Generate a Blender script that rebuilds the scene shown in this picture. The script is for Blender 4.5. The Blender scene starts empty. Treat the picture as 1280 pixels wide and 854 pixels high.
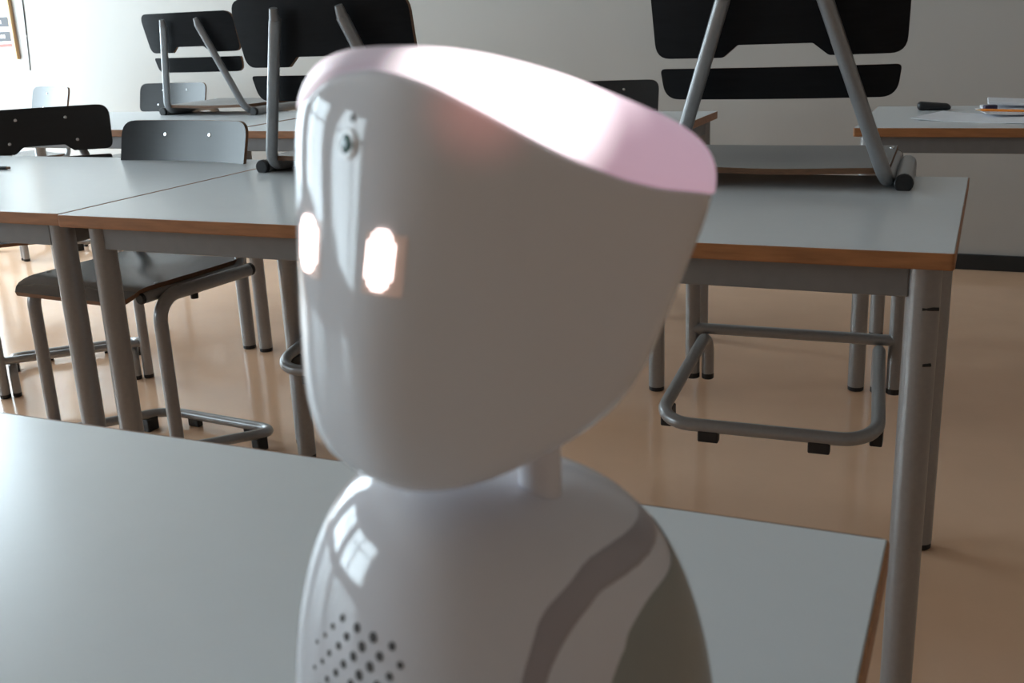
import bpy, bmesh, math, random
from mathutils import Vector, Matrix
random.seed(4)
C = bpy.context.scene.collection
S = bpy.context.scene
PI = math.pi

# ------------------------------------------------------------------ camera
cam_d = bpy.data.cameras.new('camera')
cam = bpy.data.objects.new('camera', cam_d); C.objects.link(cam)
RX = Vector((0.9169, 0.3984, -0.0411)); RY = Vector((-0.079, 0.280, 0.957)); RZ = Vector((0.392, -0.874, 0.288))
RZ.normalize(); RX = (RX - RZ * RX.dot(RZ)).normalized(); RY = RZ.cross(RX)
cam.matrix_world = Matrix(((RX.x, RY.x, RZ.x, 0), (RX.y, RY.y, RZ.y, 0), (RX.z, RY.z, RZ.z, 1.005), (0, 0, 0, 1)))
cam_d.sensor_width = 36; cam_d.lens = 1345 / 1280 * 36
cam_d.clip_start = 0.02
cam_d.dof.use_dof = True; cam_d.dof.focus_distance = 1.9; cam_d.dof.aperture_fstop = 17
S.camera = cam

# ------------------------------------------------------------------ world, exposure
S.view_settings.view_transform = 'Standard'; S.view_settings.look = 'None'
S.view_settings.gamma = 1.0; S.view_settings.use_curve_mapping = False
S.view_settings.exposure = 0.25
W = bpy.data.worlds.new('overcast_sky'); S.world = W; W.use_nodes = True
bg = W.node_tree.nodes['Background']
bg.inputs[0].default_value = (0.78, 0.89, 1.0, 1); bg.inputs[1].default_value = 11.5
S.cycles.max_bounces = 8; S.cycles.diffuse_bounces = 5; S.cycles.glossy_bounces = 4
S.cycles.caustics_reflective = False; S.cycles.caustics_refractive = False
S.cycles.sample_clamp_indirect = 6.0

# room extents
XL, XR, YF, YB, ZC = -5.12, 3.4, -4.0, 4.43, 3.3
WINS = [(-1.35, -0.15, 0.70, 2.35), (0.15, 1.45, 0.70, 2.35), (2.5, 4.39, 0.15, 3.2)]     # y0, y1, sill, head; the last, out of view, is enlarged to brighten the left side
for k, (a, b, WZ0, WZ1) in enumerate(WINS):            # portals: they emit nothing, they only guide rays to the sky in the window openings
    ld = bpy.data.lights.new('window_portal', 'AREA'); ld.shape = 'RECTANGLE'
    ld.size = WZ1 - WZ0; ld.size_y = b - a; ld.cycles.is_portal = True
    lo = bpy.data.objects.new('window_portal', ld); C.objects.link(lo)
    lo.location = (XL - 0.2, (a + b) / 2, (WZ0 + WZ1) / 2); lo.rotation_euler = (0, -PI / 2, 0)

# ------------------------------------------------------------------ materials
def mat(name, col, rough=0.5, metal=0.0, spec=0.5, noise=0.0, nscale=30.0, stretch=(1, 1, 1), bump=0.0, coat=0.0, emit=None, estr=0.0, rvar=0.0):
    m = bpy.data.materials.new(name); m.use_nodes = True
    nt = m.node_tree; b = nt.nodes['Principled BSDF']
    b.inputs['Base Color'].default_value = (*col, 1); b.inputs['Roughness'].default_value = rough
    b.inputs['Metallic'].default_value = metal; b.inputs['Specular IOR Level'].default_value = spec
    b.inputs['Coat Weight'].default_value = coat; b.inputs['Coat Roughness'].default_value = 0.08
    if emit:
        b.inputs['Emission Color'].default_value = (*emit, 1); b.inputs['Emission Strength'].default_value = estr
    tc = nt.nodes.new('ShaderNodeTexCoord'); mp = nt.nodes.new('ShaderNodeMapping'); nz = nt.nodes.new('ShaderNodeTexNoise')
    mp.inputs['Scale'].default_value = stretch; nz.inputs['Scale'].default_value = nscale; nz.inputs['Detail'].default_value = 5
    nt.links.new(tc.outputs['Object'], mp.inputs[0]); nt.links.new(mp.outputs[0], nz.inputs['Vector'])
    if noise:
        r = nt.nodes.new('ShaderNodeMapRange'); r.inputs[1].default_value = 0.3; r.inputs[2].default_value = 0.7
        r.inputs[3].default_value = 1 - noise; r.inputs[4].default_value = 1 + noise
        nt.links.new(nz.outputs['Fac'], r.inputs[0])
        mx = nt.nodes.new('ShaderNodeVectorMath'); mx.operation = 'SCALE'; mx.inputs[0].default_value = col
        nt.links.new(r.outputs[0], mx.inputs['Scale']); nt.links.new(mx.outputs[0], b.inputs['Base Color'])
    if rvar:
        r2 = nt.nodes.new('ShaderNodeMapRange'); r2.inputs[3].default_value = rough - rvar; r2.inputs[4].default_value = rough + rvar
        nt.links.new(nz.outputs['Fac'], r2.inputs[0]); nt.links.new(r2.outputs[0], b.inputs['Roughness'])
    if bump:
        bp = nt.nodes.new('ShaderNodeBump'); bp.inputs['Strength'].default_value = bump; bp.inputs['Distance'].default_value = 0.002
        nt.links.new(nz.outputs['Fac'], bp.inputs['Height']); nt.links.new(bp.outputs[0], b.inputs['Normal'])
    return m
M = {}
M['wall'] = mat('painted_wall', (0.44, 0.42, 0.395), 0.75, noise=0.02, nscale=2.5, bump=0.05)
M['wall2'] = mat('warm_painted_wall', (0.50, 0.43, 0.37), 0.75, noise=0.04, nscale=2.5)
M['ceiling'] = mat('grey_acoustic_ceiling', (0.55, 0.54, 0.52), 0.9, noise=0.02, nscale=60)
M['floor'] = mat('beige_linoleum', (0.80, 0.505, 0.33), 0.13, spec=0.65, noise=0.05, nscale=3.0, rvar=0.03, bump=0.02)
M['base'] = mat('black_baseboard', (0.012, 0.013, 0.014), 0.5, noise=0.1)
M['trim'] = mat('window_frame_white', (0.75, 0.76, 0.76), 0.45, noise=0.02)
M['laminate'] = mat('grey_laminate', (0.66, 0.685, 0.705), 0.24, noise=0.006, nscale=40)
M['beech'] = mat('beech_lipping', (0.34, 0.145, 0.055), 0.42, noise=0.22, nscale=14, stretch=(1, 8, 8))
M['steel'] = mat('grey_lacquered_steel', (0.30, 0.30, 0.305), 0.30, metal=0.4, noise=0.04, nscale=120)
M['apron'] = mat('grey_steel_rail', (0.20, 0.20, 0.205), 0.45, metal=0.3, noise=0.04, nscale=40)
M['plyback'] = mat('black_plywood_rear', (0.006, 0.006, 0.0075), 0.6, spec=0.2, noise=0.25, nscale=9, stretch=(1, 14, 14))
M['ply'] = mat('black_stained_plywood', (0.010, 0.0105, 0.012), 0.28, spec=0.5, noise=0.12, nscale=9, stretch=(1, 14, 14))
M['seat'] = mat('black_laminated_seat', (0.055, 0.058, 0.062), 0.26, spec=0.7, noise=0.1, nscale=12)
M['plyedge'] = mat('plywood_edge', (0.16, 0.075, 0.035), 0.6, noise=0.3, nscale=60, stretch=(1, 1, 12))
M['rubber'] = mat('black_plastic', (0.010, 0.010, 0.011), 0.5, noise=0.1, nscale=80)
M['screw'] = mat('zinc_screw', (0.6, 0.6, 0.6), 0.25, metal=1.0, noise=0.05)
M['robot'] = mat('white_gloss_plastic', (0.83, 0.83, 0.87), 0.06, spec=0.3, noise=0.008, nscale=40)
M['robot_body'] = mat('white_gloss_plastic_torso', (0.80, 0.78, 0.82), 0.08, spec=0.5, noise=0.008, nscale=40)
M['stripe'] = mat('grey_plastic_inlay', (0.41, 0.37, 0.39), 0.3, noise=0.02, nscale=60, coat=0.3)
M['panel'] = mat('grey_green_plastic_panel', (0.34, 0.345, 0.315), 0.4, noise=0.02, nscale=60)
M['hole'] = mat('speaker_hole_dark', (0.10, 0.09, 0.09), 0.7, noise=0.05)
M['lens'] = mat('green_tinted_lens', (0.01, 0.07, 0.05), 0.2, noise=0.1)
M['bezel'] = mat('pale_lens_bezel', (0.85, 0.83, 0.82), 0.25, noise=0.02, coat=0.5)
M['paper'] = mat('white_paper', (0.80, 0.80, 0.84), 0.8, noise=0.03, nscale=15)
M['orange'] = mat('orange_pencil_lacquer', (0.75, 0.22, 0.02), 0.35, noise=0.05)
M['purple'] = mat('dark_purple_plastic', (0.035, 0.02, 0.07), 0.4, noise=0.2)
M['pine'] = mat('pale_pine', (0.62, 0.40, 0.20), 0.5, noise=0.15, nscale=12, stretch=(10, 10, 1))
M['darkprint'] = mat('dark_print', (0.06, 0.055, 0.06), 0.6, noise=0.1)
M['redprint'] = mat('red_print', (0.60, 0.10, 0.08), 0.6, noise=0.05)
M['poster'] = mat('poster_paper', (0.82, 0.80, 0.76), 0.7, noise=0.03)
M['eye'] = mat('lit_led', (1, .9, .85), 0.5, emit=(1.0, 0.80, 0.76), estr=3.2, noise=0.0)
M['eyedim'] = mat('dim_led_matrix', (0.72, 0.66, 0.64), 0.25, emit=(1.0, 0.55, 0.40), estr=0.10, noise=0.0)

# window glass: mostly clear, slightly reflecting
g = bpy.data.materials.new('window_glass'); g.use_nodes = True; nt = g.node_tree
for n in list(nt.nodes): nt.nodes.remove(n)
o_ = nt.nodes.new('ShaderNodeOutputMaterial'); t_ = nt.nodes.new('ShaderNodeBsdfTransparent'); gl = nt.nodes.new('ShaderNodeBsdfGlossy'); mx = nt.nodes.new('ShaderNodeMixShader')
t_.inputs[0].default_value = (0.94, 0.97, 0.96, 1); gl.inputs['Roughness'].default_value = 0.02; mx.inputs[0].default_value = 0.06
nt.links.new(t_.outputs[0], mx.inputs[1]); nt.links.new(gl.outputs[0], mx.inputs[2]); nt.links.new(mx.outputs[0], o_.inputs[0]); M['glass'] = g

def glow_mat(name, base, rough, spots, coat=0.6):
    """plastic lit from behind by LEDs: emission falls off with distance from each LED position (object coordinates)"""
    m = mat(name, base, rough, coat=coat, noise=0.0, spec=0.22)
    nt = m.node_tree; b = nt.nodes['Principled BSDF']; tc = [n for n in nt.nodes if n.type == 'TEX_COORD'][0]
    total = None
    for pos, rad, col, st, pw in spots:
        d = nt.nodes.new('ShaderNodeVectorMath'); d.operation = 'DISTANCE'; d.inputs[1].default_value = pos
        nt.links.new(tc.outputs['Object'], d.inputs[0])
        r = nt.nodes.new('ShaderNodeMapRange'); r.interpolation_type = 'SMOOTHSTEP'
        r.inputs[1].default_value = rad * pw; r.inputs[2].default_value = rad; r.inputs[3].default_value = st; r.inputs[4].default_value = 0
        nt.links.new(d.outputs['Value'], r.inputs[0])
        c = nt.nodes.new('ShaderNodeVectorMath'); c.operation = 'SCALE'; c.inputs[0].default_value = col
        nt.links.new(r.outputs[0], c.inputs['Scale'])
        if total is None: total = c.outputs[0]
        else:
            a = nt.nodes.new('ShaderNodeVectorMath'); a.operation = 'ADD'
            nt.links.new(total, a.inputs[0]); nt.links.new(c.outputs[0], a.inputs[1]); total = a.outputs[0]
    nt.links.new(total, b.inputs['Emission Color']); b.inputs['Emission Strength'].default_value = 1.0
    return m

# ------------------------------------------------------------------ mesh helpers
def obj(name, bm, m, parent=None, smooth=False, kind=None, label=None, angle=40):
    me = bpy.data.meshes.new(name); bmesh.ops.recalc_face_normals(bm, faces=bm.faces); bm.to_mesh(me); bm.free()
    for mm in (m if isinstance(m, (list, tuple)) else [m]): me.materials.append(mm)
    if smooth:
        for p in me.polygons: p.use_smooth = True
        if angle < 180:
            me.set_sharp_from_angle(angle=math.radians(angle))
    o = bpy.data.objects.new(name, me); C.objects.link(o)
    if parent: o.parent = parent
    if kind: o['kind'] = kind
    if label: o['label'] = label
    return o
def thing(name, label, cat, loc=(0, 0, 0), rz=0.0, group=None):
    o = bpy.data.objects.new(name, None); C.objects.link(o); o.empty_display_size = 0.05
    o.location = loc; o.rotation_euler = (0, 0, rz); tag(o, label, cat, group); return o
def tag(o, label, cat, group=None):
    o['label'] = label; o['category'] = cat
    if group: o['group'] = group
    return o
def dup(root, loc, rz, label, group=None, scale=1.0):
    r = root.copy(); C.objects.link(r); r.location = loc; r.rotation_euler = (0, 0, rz); r.scale = (scale,) * 3
    r['label'] = label
    if group: r['group'] = group
    for ch in list(root.children):
        c = ch.copy(); C.objects.link(c); c.parent = r
        for gch in list(ch.children):
            d = gch.copy(); C.objects.link(d); d.parent = c
    return r
def box(bm, a, b, bev=0.0, seg=2):
    r = bmesh.ops.create_cube(bm, size=1.0); v = r['verts']
    for q in v:
        q.co = Vector(((a[i] + b[i]) / 2 + q.co[i] * (b[i] - a[i]) for i in range(3)))
    if bev:
        e = list({x for q in v for x in q.link_edges})
        bmesh.ops.bevel(bm, geom=e, offset=bev, segments=seg, profile=0.5, affect='EDGES')
def B(a, b, bev=0.0, seg=2):
    bm = bmesh.new(); box(bm, a, b, bev, seg); return bm
def fillet(pts, rad, n=7):
    pts = [Vector(p) for p in pts]; out = [pts[0]]
    for i in range(1, len(pts) - 1):
        a, b, c = pts[i - 1], pts[i], pts[i + 1]; r = rad[i] if isinstance(rad, (list, tuple)) else rad
        u, v = (a - b), (c - b); lu, lv = u.length, v.length; u.normalize(); v.normalize()
        ang = u.angle(v)
        if r <= 0 or ang > 3.1: out.append(b); continue
        t = min(r / math.tan(ang / 2), lu * .49, lv * .49); rr = t * math.tan(ang / 2)
        bis = (u + v).normalized(); cen = b + bis * (rr / math.sin(ang / 2))
        s, e = (b + u * t) - cen, (b + v * t) - cen; tot = s.angle(e); ax = s.cross(e).normalized()
        for k in range(n + 1): out.append(cen + Matrix.Rotation(tot * k / n, 3, ax) @ s)
    out.append(pts[-1]); return out
def tube(bm, path, r, seg=14, cap=True, radii=None):
    path = [Vector(p) for p in path]; n = len(path); rings = []
    t0 = (path[1] - path[0]).normalized(); up = Vector((0, 0, 1)) if abs(t0.z) < .9 else Vector((1, 0, 0))
    nx = t0.cross(up).normalized(); prev = t0
    for i, p in enumerate(path):
        t = ((path[min(i + 1, n - 1)] - path[max(i - 1, 0)])).normalized()
        ax = prev.cross(t)
        if ax.length > 1e-7: nx = Matrix.Rotation(prev.angle(t), 3, ax.normalized()) @ nx
        nx = (nx - t * nx.dot(t)).normalized(); ny = t.cross(nx); prev = t
        rr = radii[i] if radii else r
        rings.append([bm.verts.new(p + (nx * math.cos(2 * PI * k / seg) + ny * math.sin(2 * PI * k / seg)) * rr) for k in range(seg)])
    for a, b in zip(rings, rings[1:]):
        for k in range(seg): bm.faces.new((a[k], a[(k + 1) % seg], b[(k + 1) % seg], b[k]))
    if cap: bm.faces.new(rings[0][::-1]); bm.faces.new(rings[-1])
def T(path, r, seg=14, cap=True, radii=None):
    bm = bmesh.new(); tube(bm, path, r, seg, cap, radii); return bm
def cyl(bm, c, axis, r, h, seg=20, bev=0.0):
    c = Vector(c); axis = Vector(axis).normalized()
    if bev: tube(bm, [c, c + axis * bev, c + axis * (h - bev), c + axis * h], r, seg, True, [r - bev, r, r, r - bev])
    else: tube(bm, [c, c + axis * h], r, seg)
def round_poly(pts, rad, n=6):
    """2D polygon with rounded corners (rad per corner)"""
    out = []; m = len(pts)
    for i in range(m):
        a, b, c = Vector(pts[i - 1]), Vector(pts[i]), Vector(pts[(i + 1) % m]); r = rad[i]
        u, v = (a - b), (c - b); lu, lv = u.length, v.length; u.normalize(); v.normalize(); ang = u.angle(v)
        if r <= 0: out.append(b); continue
        t = min(r / math.tan(ang / 2), lu * .49, lv * .49); p0, p1 = b + u * t, b + v * t
        for k in range(n + 1):
            s = k / n; out.append(p0 * (1 - s) ** 2 + b * 2 * s * (1 - s) + p1 * s ** 2)
    return out

# ------------------------------------------------------------------ setting
def struct(name, bm, m, parent=None, **k):
    return obj(name, bm, m, parent, kind=None if parent else 'structure', **k)
struct('floor', B((XL - .3, YF - .2, -0.1), (XR + .2, YB + .2, 0)), M['floor'])
struct('ceiling', B((XL - .3, YF - .2, ZC), (XR + .2, YB + .2, ZC + .1)), M['ceiling'])
struct('wall_back', B((XL - .3, YB, 0), (XR + .2, YB + .2, ZC)), M['wall'])
struct('wall_front', B((XL - .3, YF - .2, 0), (XR + .2, YF, ZC)), M['wall2'])
struct('wall_right', B((XR, YF, 0), (XR + .2, YB, ZC)), M['wall2'])
bm = bmesh.new()
ys = [YF] + [v for w in WINS for v in w[:2]] + [YB]
for k in range(0, len(ys), 2): box(bm, (XL - .2, ys[k], 0), (XL, ys[k + 1], ZC))
for a, b, z0, z1 in WINS:
    box(bm, (XL - .2, a, 0), (XL, b, z0)); box(bm, (XL - .2, a, z1), (XL, b, ZC))
struct('wall_left', bm, M['wall'])
struct('baseboard_back', B((XL, YB - .015, 0), (XR, YB, 0.06), .003), M['base'])
struct('baseboard_right', B((XR - .015, YF, 0), (XR, YB - .015, 0.06), .003), M['base'])
for k, (a, b, WZ0, WZ1) in enumerate(WINS):
    x0, x1 = XL - .14, XL - .08; bm = bmesh.new(); f = .06; mid = WZ0 + .62 * (WZ1 - WZ0)
    box(bm, (x0, a, WZ0), (x1, b, WZ0 + f)); box(bm, (x0, a, WZ1 - f), (x1, b, WZ1))
    box(bm, (x0, a, WZ0 + f), (x1, a + f, WZ1 - f)); box(bm, (x0, b - f, WZ0 + f), (x1, b, WZ1 - f))
    wf = struct('window_%d' % (k + 1), bm, M['trim'])
    bm = bmesh.new(); box(bm, (x0, (a + b) / 2 - f / 2, WZ0 + f), (x1, (a + b) / 2 + f / 2, WZ1 - f)); obj('mullion', bm, M['trim'], wf)
    bm = bmesh.new()
    box(bm, (x0, a + f, mid - .025), (x1, (a + b) / 2 - f / 2, mid + .025)); box(bm, (x0, (a + b) / 2 + f / 2, mid - .025), (x1, b - f, mid + .025)); obj('transom', bm, M['trim'], wf)
    for (ya, yb2) in ((a + f, (a + b) / 2 - f / 2), ((a + b) / 2 + f / 2, b - f)):
        for za, zb in ((WZ0 + f, mid - .025), (mid + .025, WZ1 - f)):
            obj('pane', B((XL - .113, ya, za), (XL - .107, yb2, zb)), M['glass'], wf)
    obj('sill', B((XL - .08, a, WZ0 - .0), (XL + .06, b, WZ0 + .025), .004), M['trim'], wf)

# ------------------------------------------------------------------ school desk
TW, TD, TT = 0.7365, 0.645, 0.022
def make_desk(w, d, h, label, loc, fl=.036, rl=.036, fr_=.036, rr=.036, slots=False):
    """origin at the floor under the near right corner; the desk reaches -x and +y"""
    t = thing('school_desk', label, 'desk', loc)
    e = .0016
    bm = B((-w + e, e, h - TT + .002), (-e, d - e, h), .0012); obj('table_top', bm, M['laminate'], t)
    bm = bmesh.new()                                       # beech lipping runs all round, bevelled, flush with the top
    o1 = [(-w, 0), (0, 0), (0, d), (-w, d)]; i1 = [(-w + e, e), (-e, e), (-e, d - e), (-w + e, d - e)]
    prof = [(1, h - .0002), (.3, h - .0004), (0, h - .0012), (0, h - TT + .002), (1, h - TT), (6, h - TT)]
    rings = []
    for s, z in prof:
        q = e * s; r = .003 if s < .5 else .001
        pl = round_poly([(-w + q, q), (-q, q), (-q, d - q), (-w + q, d - q)], [r + .003] * 4, 4)
        rings.append([bm.verts.new((p.x, p.y, z)) for p in pl])
    for ra, rb in zip(rings, rings[1:]):
        n = len(ra)
        for k in range(n): bm.faces.new((ra[k], ra[(k + 1) % n], rb[(k + 1) % n], rb[k]))
    obj('edge_lipping', bm, M['beech'], t)
    ah = .042; z1 = h - TT; z0 = z1 - ah; ins = .022; th = .022; lr = .0215; lx = .036
    for (y0, y1) in ((ins, ins + th), (d - ins - th, d - ins)):
        obj('apron_rail', B((-w + lx + lr * .8, y0, z0), (-lx - lr * .8, y1, z1), .002), M['apron'], t)
    for x in (-w + lx, -lx):
        obj('side_rail', B((x - .011, lx + lr * .8, z0), (x + .011, d - lx - lr * .8, z1), .002), M['apron'], t)
    for x, y in ((-w + fl, lx), (-w + rl, d - lx), (-fr_, lx), (-rr, d - lx)):
            lg = obj('leg', T([(x, y, .012), (x, y, z1)], lr, 20), M['steel'], t, smooth=True)
            bm = bmesh.new(); cyl(bm, (x, y, 0), (0, 0, 1), lr * .97, .013, 20, .002); obj('foot_cap', bm, M['rubber'], lg, smooth=True)
            if slots and y < .1 and x > -.1:
                for zz, hw in ((z1 - .055, .010), (z1 - .13, .005)):
                    obj('height_slot', T([(x + lr * .5 - hw, y - lr * .92, zz), (x + lr * .5 + hw, y - lr * .72, zz)], .0024, 8), M['rubber'], lg)
    return t
H1, H2 = 0.705, 0.712
Y1 = 1.402
DW = 1.473                                                    # two-person desks
make_desk(DW, TD, H1, 'long grey middle-row desk running behind the robot, two chairs hung on it', (-0.0265, Y1, 0), fl=.064, rl=.04, slots=True)
make_desk(DW, .72, H1, 'brightly lit grey desk at the left of the middle row, pen on top', (-1.503, Y1 + .01, 0), rr=.022)
make_desk(DW, TD, H1, 'near grey desk that carries the white robot', (-0.0345, -0.04, 0))
make_desk(DW, TD, H2, 'back row desk at the left carrying the small-looking hung chair', (-2.143, 2.712, 0))
make_desk(1.383, .575, .7105, 'empty back row desk behind the robot head, its right corner in sight', (-0.757, 2.70, 0))
make_desk(DW, 0.61, H1, 'back right desk with papers and a black object on top', (-0.316 + DW, 2.853, 0))

# ------------------------------------------------------------------ school chair
# local frame: +y is where a sitter looks, front legs at y = 0, floor at z = 0
LEAN, YB0 = 0.2656, -0.3235
def yback(z): return YB0 - LEAN * (z - .63)
def back_sheet(bm, poly, th, zref):
    """poly in (x, z); sheet curved towards the sitter, leaning back"""
    fr, bk = [], []
    for p in poly:
        x, z = p; y = yback(z) + .53 * x * x
        fr.append((x, y + th / 2, z)); bk.append((x, y - th / 2, z))
    return fr, bk
def sheet_from_outline(poly, th, nx=22):
    """cut an outline into vertical strips so that the sheet can curve"""
    bm = bmesh.new(); vs = [bm.verts.new((p[0], 0, p[1])) for p in poly]; bm.faces.new(vs)
    x0, x1 = min(p[0] for p in poly), max(p[0] for p in poly)
    for k in range(1, nx):
        gx = x0 + (x1 - x0) * k / nx
        bmesh.ops.bisect_plane(bm, geom=bm.verts[:] + bm.edges[:] + bm.faces[:], plane_co=(gx, 0, 0), plane_no=(1, 0, 0))
    r = bmesh.ops.extrude_face_region(bm, geom=bm.faces[:])
    ev = [v for v in r['geom'] if isinstance(v, bmesh.types.BMVert)]
    for v in ev: v.co.y = th
    bm.normal_update()
    for f in bm.faces: f.material_index = 1 if abs(f.normal.y) < .5 else (0 if f.calc_center_median().y > th / 2 else 2)
    for v in bm.verts:
        x, y, z = v.co; v.co.y = yback(z) + .53 * x * x + (y - th / 2)
    return bm
def make_chair(label, loc, rz, group):
    t = thing('school_chair', label, 'chair', loc, rz, group)
    RZ_, lx = .470, .205
    for s in (-1, 1):
        fr = obj('side_frame', T(fillet([(s * lx, 0, .012), (s * lx, 0, RZ_), (s * (lx + .004), -.288, RZ_)], .055, 9), .0155, 16), M['steel'], t, smooth=True)
        bm = bmesh.new(); cyl(bm, (s * (lx + .004), -.288, RZ_), (0, -1, 0), .0155, .012, 16, .002); obj('end_cap', bm, M['rubber'], fr, smooth=True)
        bm = bmesh.new(); cyl(bm, (s * lx, 0, 0), (0, 0, 1), .0157, .014, 16, .002); obj('foot_cap', bm, M['rubber'], fr, smooth=True)
        tx = .1818; zb = RZ_ + .003
        yt = yback(.79) - .022
        path = fillet([(s * tx, .02, zb), (s * tx, -.300, zb), (s * .078, yback(.775) - .022 + .003, .772), (s * .075, yt, .795)], [0, .05, .02, 0], 9)
        n = len(path); rad = [.0125] * (n - 2) + [.0115, .008]
        bt = obj('back_tube', T(path, .0125, 14, True, rad), M['steel'], t, smooth=True)
        bm = bmesh.new(); cyl(bm, (s * tx, .02, zb), (0, 1, 0), .0127, .010, 14, .002); obj('end_cap', bm, M['rubber'], bt, smooth=True)
        bm = bmesh.new(); cyl(bm, (s * (lx - .001), -.11, .455), (0, 0, -1), .009, .012, 12, .001); obj('frame_bolt', bm, M['rubber'], fr, smooth=True)
    # base loop: short front feet, arms sweeping back to the closed rear end
    fx = .172; uw = .196
    path = fillet([(-fx, 0, .012), (-fx, 0, .105), (-uw, -.352, .030), (uw, -.352, .030), (fx, 0, .105), (fx, 0, .012)], [0, .045, .06, .06, .045, 0], 9)
    lp = obj('base_loop', T(path, .0125, 14), M['steel'], t, smooth=True)
    for s in (-1, 1):
        bm = bmesh.new(); cyl(bm, (s * fx, 0, 0), (0, 0, 1), .0128, .014, 14, .002); obj('foot_cap', bm, M['rubber'], lp, smooth=True)
        obj('glide', B((s * .098 - .019, -.361, 0), (s * .098 + .019, -.343, .030), .003), M['rubber'], lp)
        obj('glide', B((s * .19 - .011, -.30, 0), (s * .19 + .011, -.262, .036), .003), M['rubber'], lp)
    obj('crossbar', T([(-lx, -.004, .112), (lx, -.004, .112)], .0115, 14), M['steel'], t, smooth=True)
    # seat: moulded ply, waterfall front, shallow hollow
    bm = bmesh.new(); NX, NY = 20, 26; th = .010; top, bot = [], []
    for j in range(NY + 1):
        v = j / NY; y = -.300 + v * .375; rt, rb = [], []
        hw = .184
        if y < -.277: hw -= .02 * ((-.277 - y) / .023) ** 2
        if y > .04: hw -= .02 * ((y - .04) / .035) ** 2
        for i in range(NX + 1):
            x = (2 * i / NX - 1) * hw
            z = .496
            z -= .009 * math.exp(-((x / .12) ** 2) - ((y + .19) / .12) ** 2)
            if y > .0: z -= 4.2 * y ** 2
            rt.append(bm.verts.new((x, y, z))); rb.append(bm.verts.new((x, y - (.004 if y > .05 else 0), z - th)))
        top.append(rt); bot.append(rb)
    for j in range(NY):
        for i in range(NX):
            bm.faces.new((top[j][i], top[j][i + 1], top[j + 1][i + 1], top[j + 1][i])); bm.faces.new((bot[j][i], bot[j + 1][i], bot[j + 1][i + 1], bot[j][i + 1]))
    ring_t = top[0] + [top[j][NX] for j in range(1, NY + 1)] + top[NY][::-1][1:] + [top[j][0] for j in range(NY - 1, 0, -1)]
    ring_b = bot[0] + [bot[j][NX] for j in range(1, NY + 1)] + bot[NY][::-1][1:] + [bot[j][0] for j in range(NY - 1, 0, -1)]
    for k in range(len(ring_t)):
        f = bm.faces.new((ring_t[k], ring_b[k], ring_b[(k + 1) % len(ring_b)], ring_t[(k + 1) % len(ring_t)])); f.material_index = 1
    st = obj('seat', bm, [M['seat'], M['plyedge']], t, smooth=True)
    for s in (-1, 1):
        for y in (-.03,):
            bm = bmesh.new(); cyl(bm, (s * .176, y, .4945), (0, 0, 1), .005, .003, 10, .0008); obj('screw', bm, M['screw'], st, smooth=True)
    # backrest: large panel with a notch below, and a narrow lumbar strip
    zb, ph = .680, .136
    poly = round_poly([(-.202, zb), (-.085, zb), (-.060, zb + .020), (.060, zb + .020), (.085, zb), (.202, zb), (.206, zb + ph), (-.206, zb + ph)],
                      [.026, .012, .008, .008, .012, .026, .036, .036], 6)
    bp = obj('backrest', sheet_from_outline(poly, .010), [M['ply'], M['plyedge'], M['plyback']], t, smooth=True, angle=30)
    zs = .611
    poly = round_poly([(-.190, zs), (.190, zs), (.196, zs + .052), (-.196, zs + .052)], [.034, .034, .008, .008], 7)
    obj('lumbar_strip', sheet_from_outline(poly, .010), [M['ply'], M['plyedge'], M['plyback']], t, smooth=True, angle=30)
    for s in (-1, 1):
        for x, z in ((.073, .782), (.099, .712)):
            y = yback(z) + .53 * x * x + .005
            bm = bmesh.new(); cyl(bm, (s * x, y - .001, z), (0, 1, LEAN), .0052, .003, 12, .001); obj('screw', bm, M['screw'], bp, smooth=True)
    return t
GH, GF = 'chairs hung with their seats on the desk tops', 'chairs standing on the floor'
ch = make_chair('black chair hung on the right end of the middle-row desk, seen from behind', (-0.3425, 2.171, 0.247), math.radians(1.9), GH)
dup(ch, (-2.60, 3.50, .254), math.radians(-1.6), 'small-looking black chair hung on the left back row desk, whole backrest in view', GH)
dup(ch, (-1.2356, 2.230, .247), math.radians(0.2), 'large black hung chair half hidden by the robot head', GH)
dup(ch, (-1.808, 1.755, 0), math.radians(175.5), 'black chair on the floor under the middle-row desk, glossy backrest with two screws showing', GF, .98)
dup(ch, (-2.438, 2.26, 0), math.radians(224.5), 'turned black chair at far left, dark backrest with four screws behind the lit desk', GF, .98)
dup(ch, (-3.56, 3.82, 0), math.radians(180), 'grey-sheened chair behind the back row desk, under the small hung chair', GF, .95)
dup(ch, (-4.30, 3.70, 0), math.radians(160), 'pale shining chair back at the far left edge below the poster', GF, .95)
dup(ch, (-1.21, 3.43, 0), math.radians(192), 'black chair behind the back row desk, one corner showing above the pink light band', GF, .95)

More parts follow.
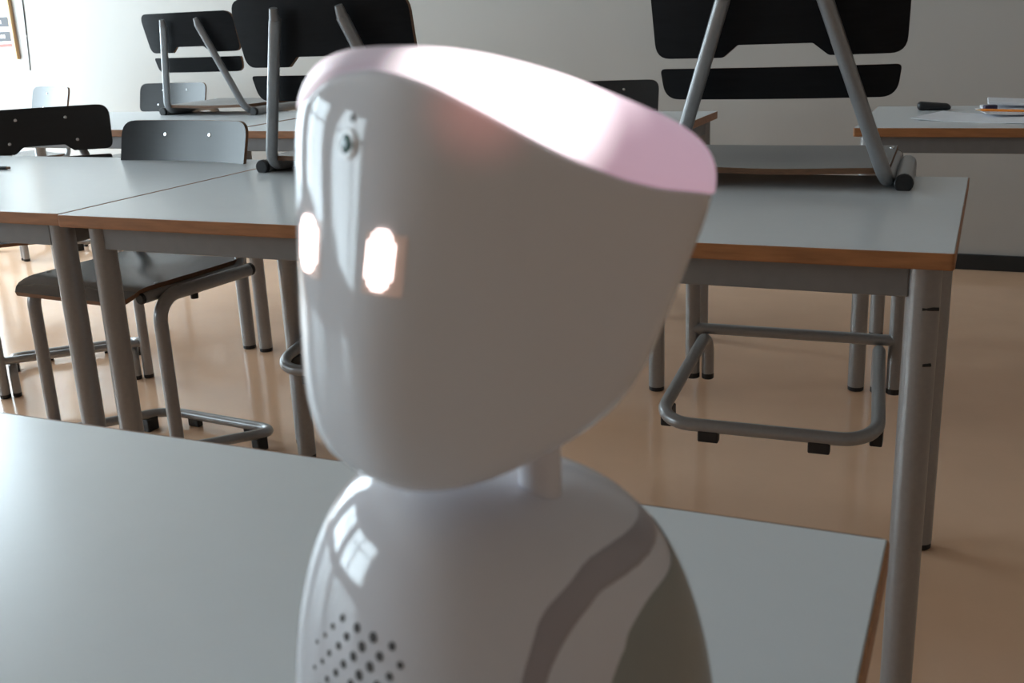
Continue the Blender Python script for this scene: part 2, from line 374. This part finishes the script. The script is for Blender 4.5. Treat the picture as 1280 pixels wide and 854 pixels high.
# ------------------------------------------------------------------ robot
PHI = 0.4425
nF = Vector((-math.sin(PHI), -math.cos(PHI), 0)); rF = Vector((math.cos(PHI), -math.sin(PHI), 0))
RB = Vector((-0.1547, 0.3236, H1))
robot = thing('toy_robot', 'white tabletop robot with glowing pink head band and lit eyes on the near desk', 'robot', RB)
def spw(w, e): return math.copysign(abs(w) ** e, w)
HP = dict(x0=-0.1387, y0=0.3239, zc=0.9279, au=.0602, av=.067, hf=.0713, hb=.0408, tz=.0083, taper=.2479, nxy=2.7569, nz=5.0, tvf=.0293)
def head_pt(th, w, out=0.0):
    p = HP; cp = (1 - abs(w) ** p['nz']) ** (1 / p['nz']) if abs(w) < 1 else 0.0
    u = cp * spw(math.cos(th), 2 / p['nxy']); v = cp * spw(math.sin(th), 2 / p['nxy'])
    Hh = (p['hf'] + p['hb']) / 2 + (p['hf'] - p['hb']) / 2 * v
    z = p['zc'] + p['tz'] * v + Hh * w; tt = 1 - p['taper'] * (1 - w) / 2
    U = p['au'] * u * tt; V = p['av'] * v * tt + p['tvf'] * (1 - w) / 2 + .0045 * math.exp(-((w + .3) / .55) ** 2) * math.exp(-((math.degrees(th) % 360 - 78) / 26) ** 2)
    q = Vector((p['x0'], p['y0'], 0)) + nF * V + rF * U; q.z = z
    return q - RB
def head_on(th, w, out=0.0):
    e = 1e-3; p = head_pt(th, w); du = head_pt(th + e, w) - head_pt(th - e, w); dw = head_pt(th, w + e) - head_pt(th, w - e)
    n = du.cross(dw).normalized()
    c = head_pt(0, 0) + head_pt(PI, 0); c = c / 2
    if n.dot(p - c) < 0: n = -n
    return p + n * out, n
BT = [(-22, .69), (-17.5, .74), (-8.4, .795), (7.5, .826), (21.5, .813), (32.3, .786), (45, .719), (56.5, .652), (69, .592), (85, .552), (100.4, .545), (120, .575), (150, .60), (180, .61), (210, .60), (240, .57), (262, .548), (280, .552), (298, .59), (316, .64), (338, .69)]
def band_w(th):
    a = math.degrees(math.atan2(spw(math.cos(th), 2 / HP['nxy']), spw(math.sin(th), 2 / HP['nxy']))) % 360
    if a > 338: a -= 360
    for (a0, w0), (a1, w1) in zip(BT, BT[1:]):
        if a0 <= a <= a1:
            t = (a - a0) / (a1 - a0); return w0 + (w1 - w0) * t
    return BT[-1][1]
NTH = 144
# even spacing in angle around the section, not in the exponent parameter
ths = []
for k in range(NTH):
    a = 2 * PI * k / NTH; ca, sa = math.cos(a), math.sin(a); e = HP['nxy'] / 2
    ths.append(math.atan2(spw(sa, e), spw(ca, e)))
bws = [band_w(t) for t in ths]
for _ in range(3): bws = [(bws[i - 1] + 2 * bws[i] + bws[(i + 1) % NTH]) / 4 for i in range(NTH)]
def wgrid(a, b, n): return [a + (b - a) * i / n for i in range(n + 1)]
def loft(fn_rows, closed_bottom, closed_top):
    bm = bmesh.new(); rows = [[bm.verts.new(p) for p in r] for r in fn_rows]
    for a, b in zip(rows, rows[1:]):
        n = len(a)
        for k in range(n): bm.faces.new((a[k], a[(k + 1) % n], b[(k + 1) % n], b[k]))
    if closed_bottom: bm.faces.new(rows[0][::-1])
    if closed_top: bm.faces.new(rows[-1])
    return bm
rows = []
for f in [-.99999 + .0 * i for i in range(1)] + [-.9985, -.99, -.97, -.94, -.9, -.85, -.78, -.7, -.6, -.5, -.4, -.3, -.2, -.1, 0, .1, .2, .3]:
    rows.append([head_pt(t, f) for t in ths])
for k in range(1, 13):
    s = k / 12; rows.append([head_pt(t, .3 + (bw - .3) * s) for t, bw in zip(ths, bws)])
# small rolled-in lip at the joint with the light band
rows.append([head_on(t, bw + .004, -.0010)[0] for t, bw in zip(ths, bws)])
led = [tuple(head_on(math.radians(t), w, 0)[0]) for t, w in ((62, .80), (40, .84), (22, .80))]
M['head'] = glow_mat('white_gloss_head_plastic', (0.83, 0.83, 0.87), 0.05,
                     [(tuple(head_on(math.radians(45), .74)[0]), .021, (1.0, .30, .28), .16, 0.0)], coat=0.0)  # reddish band glow painted into the shell as emission
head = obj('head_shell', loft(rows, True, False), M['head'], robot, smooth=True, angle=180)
rows = [[head_on(t, bw - .002, -.0006)[0] for t, bw in zip(ths, bws)]]
for k in range(0, 15):
    s = k / 14; s = 1 - (1 - s) ** 2.2
    rows.append([head_on(t, min(bw + .012 + (.99999 - bw - .012) * s, .99999), .0006 if s < .96 else 0)[0] for t, bw in zip(ths, bws)])
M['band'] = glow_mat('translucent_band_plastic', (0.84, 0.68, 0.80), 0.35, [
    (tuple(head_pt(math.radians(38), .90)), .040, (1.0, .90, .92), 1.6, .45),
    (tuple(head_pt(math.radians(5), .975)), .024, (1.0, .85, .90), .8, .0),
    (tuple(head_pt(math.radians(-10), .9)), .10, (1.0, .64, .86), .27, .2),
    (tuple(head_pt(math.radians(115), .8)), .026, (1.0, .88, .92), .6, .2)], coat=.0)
obj('light_band', loft(rows, False, True), M['band'], robot, smooth=True, angle=180, label='glowing pink-white light band round the crown')

def patch(t0, t1, w0, w1, out, nt_=8, nw=12, thick=.0004):
    bm = bmesh.new(); fr = []
    for j in range(nw + 1):
        fr.append([bm.verts.new(head_on(math.radians(t0 + (t1 - t0) * i / nt_), w0 + (w1 - w0) * j / nw, out)[0]) for i in range(nt_ + 1)])
    for j in range(nw):
        for i in range(nt_): bm.faces.new((fr[j][i], fr[j][i + 1], fr[j + 1][i + 1], fr[j + 1][i]))
    ring = [e for e in bm.edges if e.is_boundary]
    r = bmesh.ops.extrude_edge_only(bm, edges=ring)
    c = head_pt(0, 0) * .5 + head_pt(PI, 0) * .5
    for v in [x for x in r['geom'] if isinstance(x, bmesh.types.BMVert)]:
        v.co += (c - v.co).normalized() * (out + thick)
    return bm
for t0, t1, d0, d1 in ((67.4, 77.0, 63.6, 78.0), (94.0, 104.8, 92.6, 105.8)):
    ey = obj('eye_matrix', patch(d0, d1, -.03, .205, .0002), M['eyedim'], head, label='dim lit square of the eye display')
    bm = bmesh.new()                                          # lit dots: a tall pill of four columns by ten rows
    ncol, nrow = 7, 16
    for i in range(ncol):
        for j in range(nrow):
            cut = (3, 1, 0, 0)[min(i, ncol - 1 - i)]
            if j < cut or j >= nrow - cut: continue
            ta, tb = t0 + (t1 - t0) * i / ncol, t0 + (t1 - t0) * (i + 1) / ncol
            wa, wb = -.014 + .230 * j / nrow, -.014 + .230 * (j + 1) / nrow
            g_ = .03; q = []
            for a_, b_ in ((0, 0), (1, 0), (1, 1), (0, 1)):
                q.append((ta + (tb - ta) * (g_ + (1 - 2 * g_) * a_), wa + (wb - wa) * (g_ + (1 - 2 * g_) * b_)))
            lo = [bm.verts.new(head_on(math.radians(a_), b_, .0001)[0]) for a_, b_ in q]
            hi = [bm.verts.new(head_on(math.radians(a_), b_, .0006)[0]) for a_, b_ in q]
            bm.faces.new(hi)
            for k in range(4): bm.faces.new((lo[k], lo[(k + 1) % 4], hi[(k + 1) % 4], hi[k]))
    e_ = obj('lit_dots', bm, M['eye'], head, label='bright pill of lit eye dots'); e_['kind'] = 'stuff'
# camera lens on the brow
p, n = head_on(math.radians(87), .523)
bm = bmesh.new()
tube(bm, [p - n * .002, p + n * .0004, p + n * .0010, p + n * .0006], .0041, 28, True, [.0042, .0042, .0038, .0032])
obj('lens_bezel', bm, M['bezel'], head, smooth=True)
bm = bmesh.new(); tube(bm, [p - n * .001, p + n * .0008, p + n * .0012, p + n * .0014], .003, 24, True, [.0031, .0031, .0024, .0010]); obj('camera_lens', bm, M['lens'], head, smooth=True)
p, n = head_on(math.radians(86.5), .625)
bm = bmesh.new(); cyl(bm, p - n * .001, n, .0011, .0012, 16); obj('sensor_hole', bm, M['hole'], head, smooth=True)
# torso
BP = dict(a=.0827, zt=.853, q=3.8648, bt=.1114, nxy=2.5006, tilt=.0146, m=1.5061)
def body_pt(th, Tt, out=0.0):
    p = BP; a = Tt * PI / 2; ca, sa = max(math.cos(a), 0), math.sin(a)
    rad = ca ** (2 / p['q']); w = sa ** (2 / p['m']); rad *= 1 - p['bt'] * (1 - w) ** 2
    u = rad * spw(math.cos(th), 2 / p['nxy']); v = rad * spw(math.sin(th), 2 / p['nxy'])
    z = (p['zt'] - H1 + p['tilt'] * v) * w
    q = nF * (p['a'] * v) + rF * (p['a'] * u); q.z = z
    return q
def body_on(th, Tt, out):
    e = 2e-3; p = body_pt(th, Tt); du = body_pt(th + e, Tt) - body_pt(th - e, Tt); dw = body_pt(th, Tt + e) - body_pt(th, Tt - e)
    n = du.cross(dw)
    n.normalize()
    if n.dot(p - Vector((0, 0, .06))) < 0: n = -n
    return p + n * out, n
bths = []
for k in range(144):
    a = 2 * PI * k / 144; e = BP['nxy'] / 2; bths.append(math.atan2(spw(math.sin(a), e), spw(math.cos(a), e)))
rows = [[body_pt(t, s) for t in bths] for s in [.0] + [.03 * k for k in range(1, 24)] + [.72, .75, .78, .81, .84, .87, .9, .925, .95, .97, .985, .995, .9995]]
tor = obj('torso_shell', loft(rows, True, True), M['robot_body'], robot, smooth=True, angle=180)
obj('base_ring', T([RB * 0 + Vector((0, 0, 0)), Vector((0, 0, .004))], .066, 40), M['panel'], robot, smooth=True)
nk = Vector((.0, .0, 0)) + nF * (-.012) + rF * .012
npx = head_pt(0, -.9) * .5 + head_pt(PI, -.9) * .5
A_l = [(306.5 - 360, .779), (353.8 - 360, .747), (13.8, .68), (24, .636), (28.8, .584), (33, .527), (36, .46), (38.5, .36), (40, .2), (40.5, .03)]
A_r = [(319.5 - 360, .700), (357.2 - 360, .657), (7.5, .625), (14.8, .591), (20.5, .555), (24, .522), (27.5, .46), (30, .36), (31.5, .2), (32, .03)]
W_r = [(321.8 - 360, .638), (348.5 - 360, .616), (359.8 - 360, .581), (4.2, .537), (8.2, .501), (11.0, .45), (13.5, .36), (15, .2), (15.5, .03)]
def cr(P, s):
    n = len(P) - 1; x = s * n; i = min(int(x), n - 1); f = x - i
    p0, p1, p2, p3 = P[max(i - 1, 0)], P[i], P[i + 1], P[min(i + 2, n)]
    return tuple(.5 * (2 * p1[k] + (p2[k] - p0[k]) * f + (2 * p0[k] - 5 * p1[k] + 4 * p2[k] - p3[k]) * f * f + (3 * p1[k] - p0[k] - 3 * p2[k] + p3[k]) * f ** 3) for k in range(2))
def arc(th):                                                # even angle instead of the exponent parameter
    return th
def mirror(P): return [(180 - a, t) for a, t in P]
def strip(P, Q, out, nacross=8, nal=48):
    bm = bmesh.new(); R_ = []
    for j in range(nal + 1):
        a, b = cr(P, j / nal), cr(Q, j / nal); row = []
        for i in range(nacross + 1):
            f = i / nacross; th = a[0] + (b[0] - a[0]) * f; tt = a[1] + (b[1] - a[1]) * f
            o = out if 0 < i < nacross else -.0006
            row.append(bm.verts.new(body_on(math.radians(th), tt, o)[0]))
        R_.append(row)
    for j in range(nal):
        for i in range(nacross): bm.faces.new((R_[j][i], R_[j][i + 1], R_[j + 1][i + 1], R_[j + 1][i]))
    return bm
Back = [(-62, .70), (-60, .6), (-58, .5), (-56, .4), (-55, .3), (-55, .2), (-55, .1), (-55, .05), (-55, .03)]
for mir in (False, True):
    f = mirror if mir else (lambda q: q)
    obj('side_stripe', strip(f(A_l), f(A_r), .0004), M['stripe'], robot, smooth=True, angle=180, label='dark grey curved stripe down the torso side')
    obj('side_panel', strip(f(W_r), f(Back), .0004, 16), M['panel'], robot, smooth=True, angle=180, label='grey-green side panel of the torso')
# speaker holes
bm = bmesh.new(); row = 0; z = .8155 - H1
while z > .745 - H1:
    off = .0070 if row % 2 == 0 else .0011 + .0105 / 2 - .0052
    for k in range(-5, 5):
        U = off + k * .0105
        if U > .034 or U < max(-.0045 - (.8155 - H1 - z) * 1.25, -.022): continue
        th = math.acos(max(-1, min(1, spw(U / BP['a'] / .97, BP['nxy'] / 2))))
        lo_, hi_ = .05, .9
        for _ in range(30):
            mid = (lo_ + hi_) / 2
            if body_pt(th, mid).z < z: lo_ = mid
            else: hi_ = mid
        r = .0019 * max(.4, 1 - abs(U - .014) / .055)
        p, n = body_on(th, lo_, 0); cyl(bm, p - n * .0015, n, r, .0017, 14)
    row += 1; z -= .00475
sg = obj('speaker_grille', bm, M['hole'], robot, label='grid of small dark speaker holes on the chest'); sg['kind'] = 'stuff'
# neck
ctop = (head_pt(0, -.95) + head_pt(PI, -.95)) * .5
nb = Vector((-.0, 0, .146)); 
nkp = body_pt(math.radians(2), .925)
obj('neck', T([Vector((nkp.x, nkp.y, .136)), Vector((nkp.x, nkp.y, .147)), Vector((nkp.x, nkp.y, .172))], .008, 28, True, [.0082, .0074, .0072]), M['robot_body'], robot, smooth=True)

# ------------------------------------------------------------------ small things
L0 = H1
o = obj('wireless_mouse', B((-.045, -.022, 0), (.045, .022, .024), .011, 5), M['rubber'], smooth=True); o.name = 'remote_control'
for v in o.data.vertices: v.co.z *= 1 - .4 * max(0, v.co.x / .045) ** 1.5
o.location = (-.152, 3.335, L0); o.rotation_euler = (0, 0, .1); tag(o, 'small rounded black object lying on the back right desk beside the papers', 'remote')
def sheet(w, d, seed, lift):
    rnd = random.Random(seed); bm = bmesh.new(); n = 10; g = []
    for j in range(n + 1):
        g.append([bm.verts.new((w * (i / n - .5), d * (j / n - .5), lift * (abs(i / n - .5) * 2) ** 3 * (1 if i < n / 2 else .4) + .0015)) for i in range(n + 1)])
    for j in range(n):
        for i in range(n): bm.faces.new((g[j][i], g[j][i + 1], g[j + 1][i + 1], g[j + 1][i]))
    r = bmesh.ops.extrude_face_region(bm, geom=bm.faces[:])
    for v in [x for x in r['geom'] if isinstance(x, bmesh.types.BMVert)]: v.co.z -= .0012
    return bm
o = obj('paper_sheet', sheet(.297, .21, 1, .005), M['paper']); o.location = (-.02, 3.09, L0); o.rotation_euler = (0, 0, -.35); tag(o, 'loose white paper sheet nearest the front on the back right desk', 'paper')
o = obj('paper_sheet', sheet(.21, .15, 2, .004), M['paper']); o.location = (.075, 3.19, L0 + .0065); o.rotation_euler = (0, 0, .2); tag(o, 'second white sheet under the pencil and the booklets', 'paper')
for k, (dx, dy, rz, lab) in enumerate(((.0, .0, .12, 'lower white booklet of the paper pile on the back right desk'), (.012, .006, .02, 'top white booklet of the paper pile on the back right desk'))):
    bm = B((-.10, -.07, 0), (.10, .07, .0085), .002)
    for v in bm.verts: v.co.z += .010 * max(0, (-v.co.x - .02) / .08) * k
    o = obj('booklet', bm, M['paper']); o.location = (.075 + dx, 3.335 + dy, L0 + .0005 + .0095 * k); o.rotation_euler = (0, 0, rz); tag(o, lab, 'booklet', None)
bm = bmesh.new(); tube(bm, [(-.085, 0, .0036), (.07, 0, .0036)], .0036, 6); 
t = obj('pencil', bm, M['orange']); t.location = (.055, 3.125, L0 + .0125); t.rotation_euler = (0, 0, -.3); tag(t, 'orange pencil lying across the papers', 'pencil')
bm = bmesh.new(); tube(bm, [(-.085, 0, .0036), (-.10, 0, .0036)], .0036, 6, True, [.0036, .0006]); obj('sharpened_tip', bm, M['pine'], t)
o = obj('eraser', B((-.017, -.009, 0), (.017, .009, .014), .003, 3), M['purple'], smooth=True); o.location = (-.005, 3.235, L0 + .0075); o.rotation_euler = (0, 0, .4); tag(o, 'small dark purple eraser between the pencil and the booklets', 'eraser')
bm = bmesh.new(); tube(bm, [(-.14, 0, .004), (.0, 0, .004)], .004, 10); o = obj('pen', bm, M['rubber'], smooth=True); o.location = (-2.163, 1.897, L0 + .0); o.rotation_euler = (0, 0, .2)
bm = bmesh.new(); tube(bm, [(0, 0, .004), (.008, 0, .004)], .0032, 10); obj('pen_end', bm, M['plyedge'], o, smooth=True)
tag(o, 'dark pen lying on the lit desk at the left edge', 'pen')
# framed poster and cable on the back wall
ps = thing('poster_board', 'framed poster with dark text bars and a red line on the back wall, top left', 'poster', (-4.83, YB, .92))
obj('poster_sheet', B((-.28, -.006, .0), (.0, -.001, .9)), M['poster'], ps)
obj('side_frame', B((.0, -.022, -.02), (.022, 0, .95), .003), M['pine'], ps)
for z0, z1, x1 in ((.075, .125, -.006), (.15, .20, -.014)):
    f = obj('dark_text_bar', B((-.27, -.0075, z0), (x1, -.006, z1)), M['darkprint'], ps)
    bm = bmesh.new(); rnd = random.Random(int(z0 * 1000)); x = -.26
    while x < x1 - .05:
        w = rnd.uniform(.006, .016); box(bm, (x, -.0082, z0 + .016), (x + w, -.0075, z0 + .034)); x += w + rnd.uniform(.003, .007)
    q = obj('white_lettering', bm, M['poster'], f); q['kind'] = 'stuff'
obj('red_line', B((-.27, -.0075, .045), (-.002, -.006, .062)), M['redprint'], ps)
bm = bmesh.new(); tube(bm, [(-4.715, YB - .003, 1.6), (-4.725, YB - .003, 1.17), (-4.735, YB - .003, 1.02)], .0028, 8); tube(bm, [(-4.735, YB - .003, 1.015), (-4.75, YB - .003, .84)], .0022, 8)
o = obj('wall_cable', bm, M['rubber'], smooth=True); tag(o, 'thin dark cable running down the white wall right of the poster', 'cable')
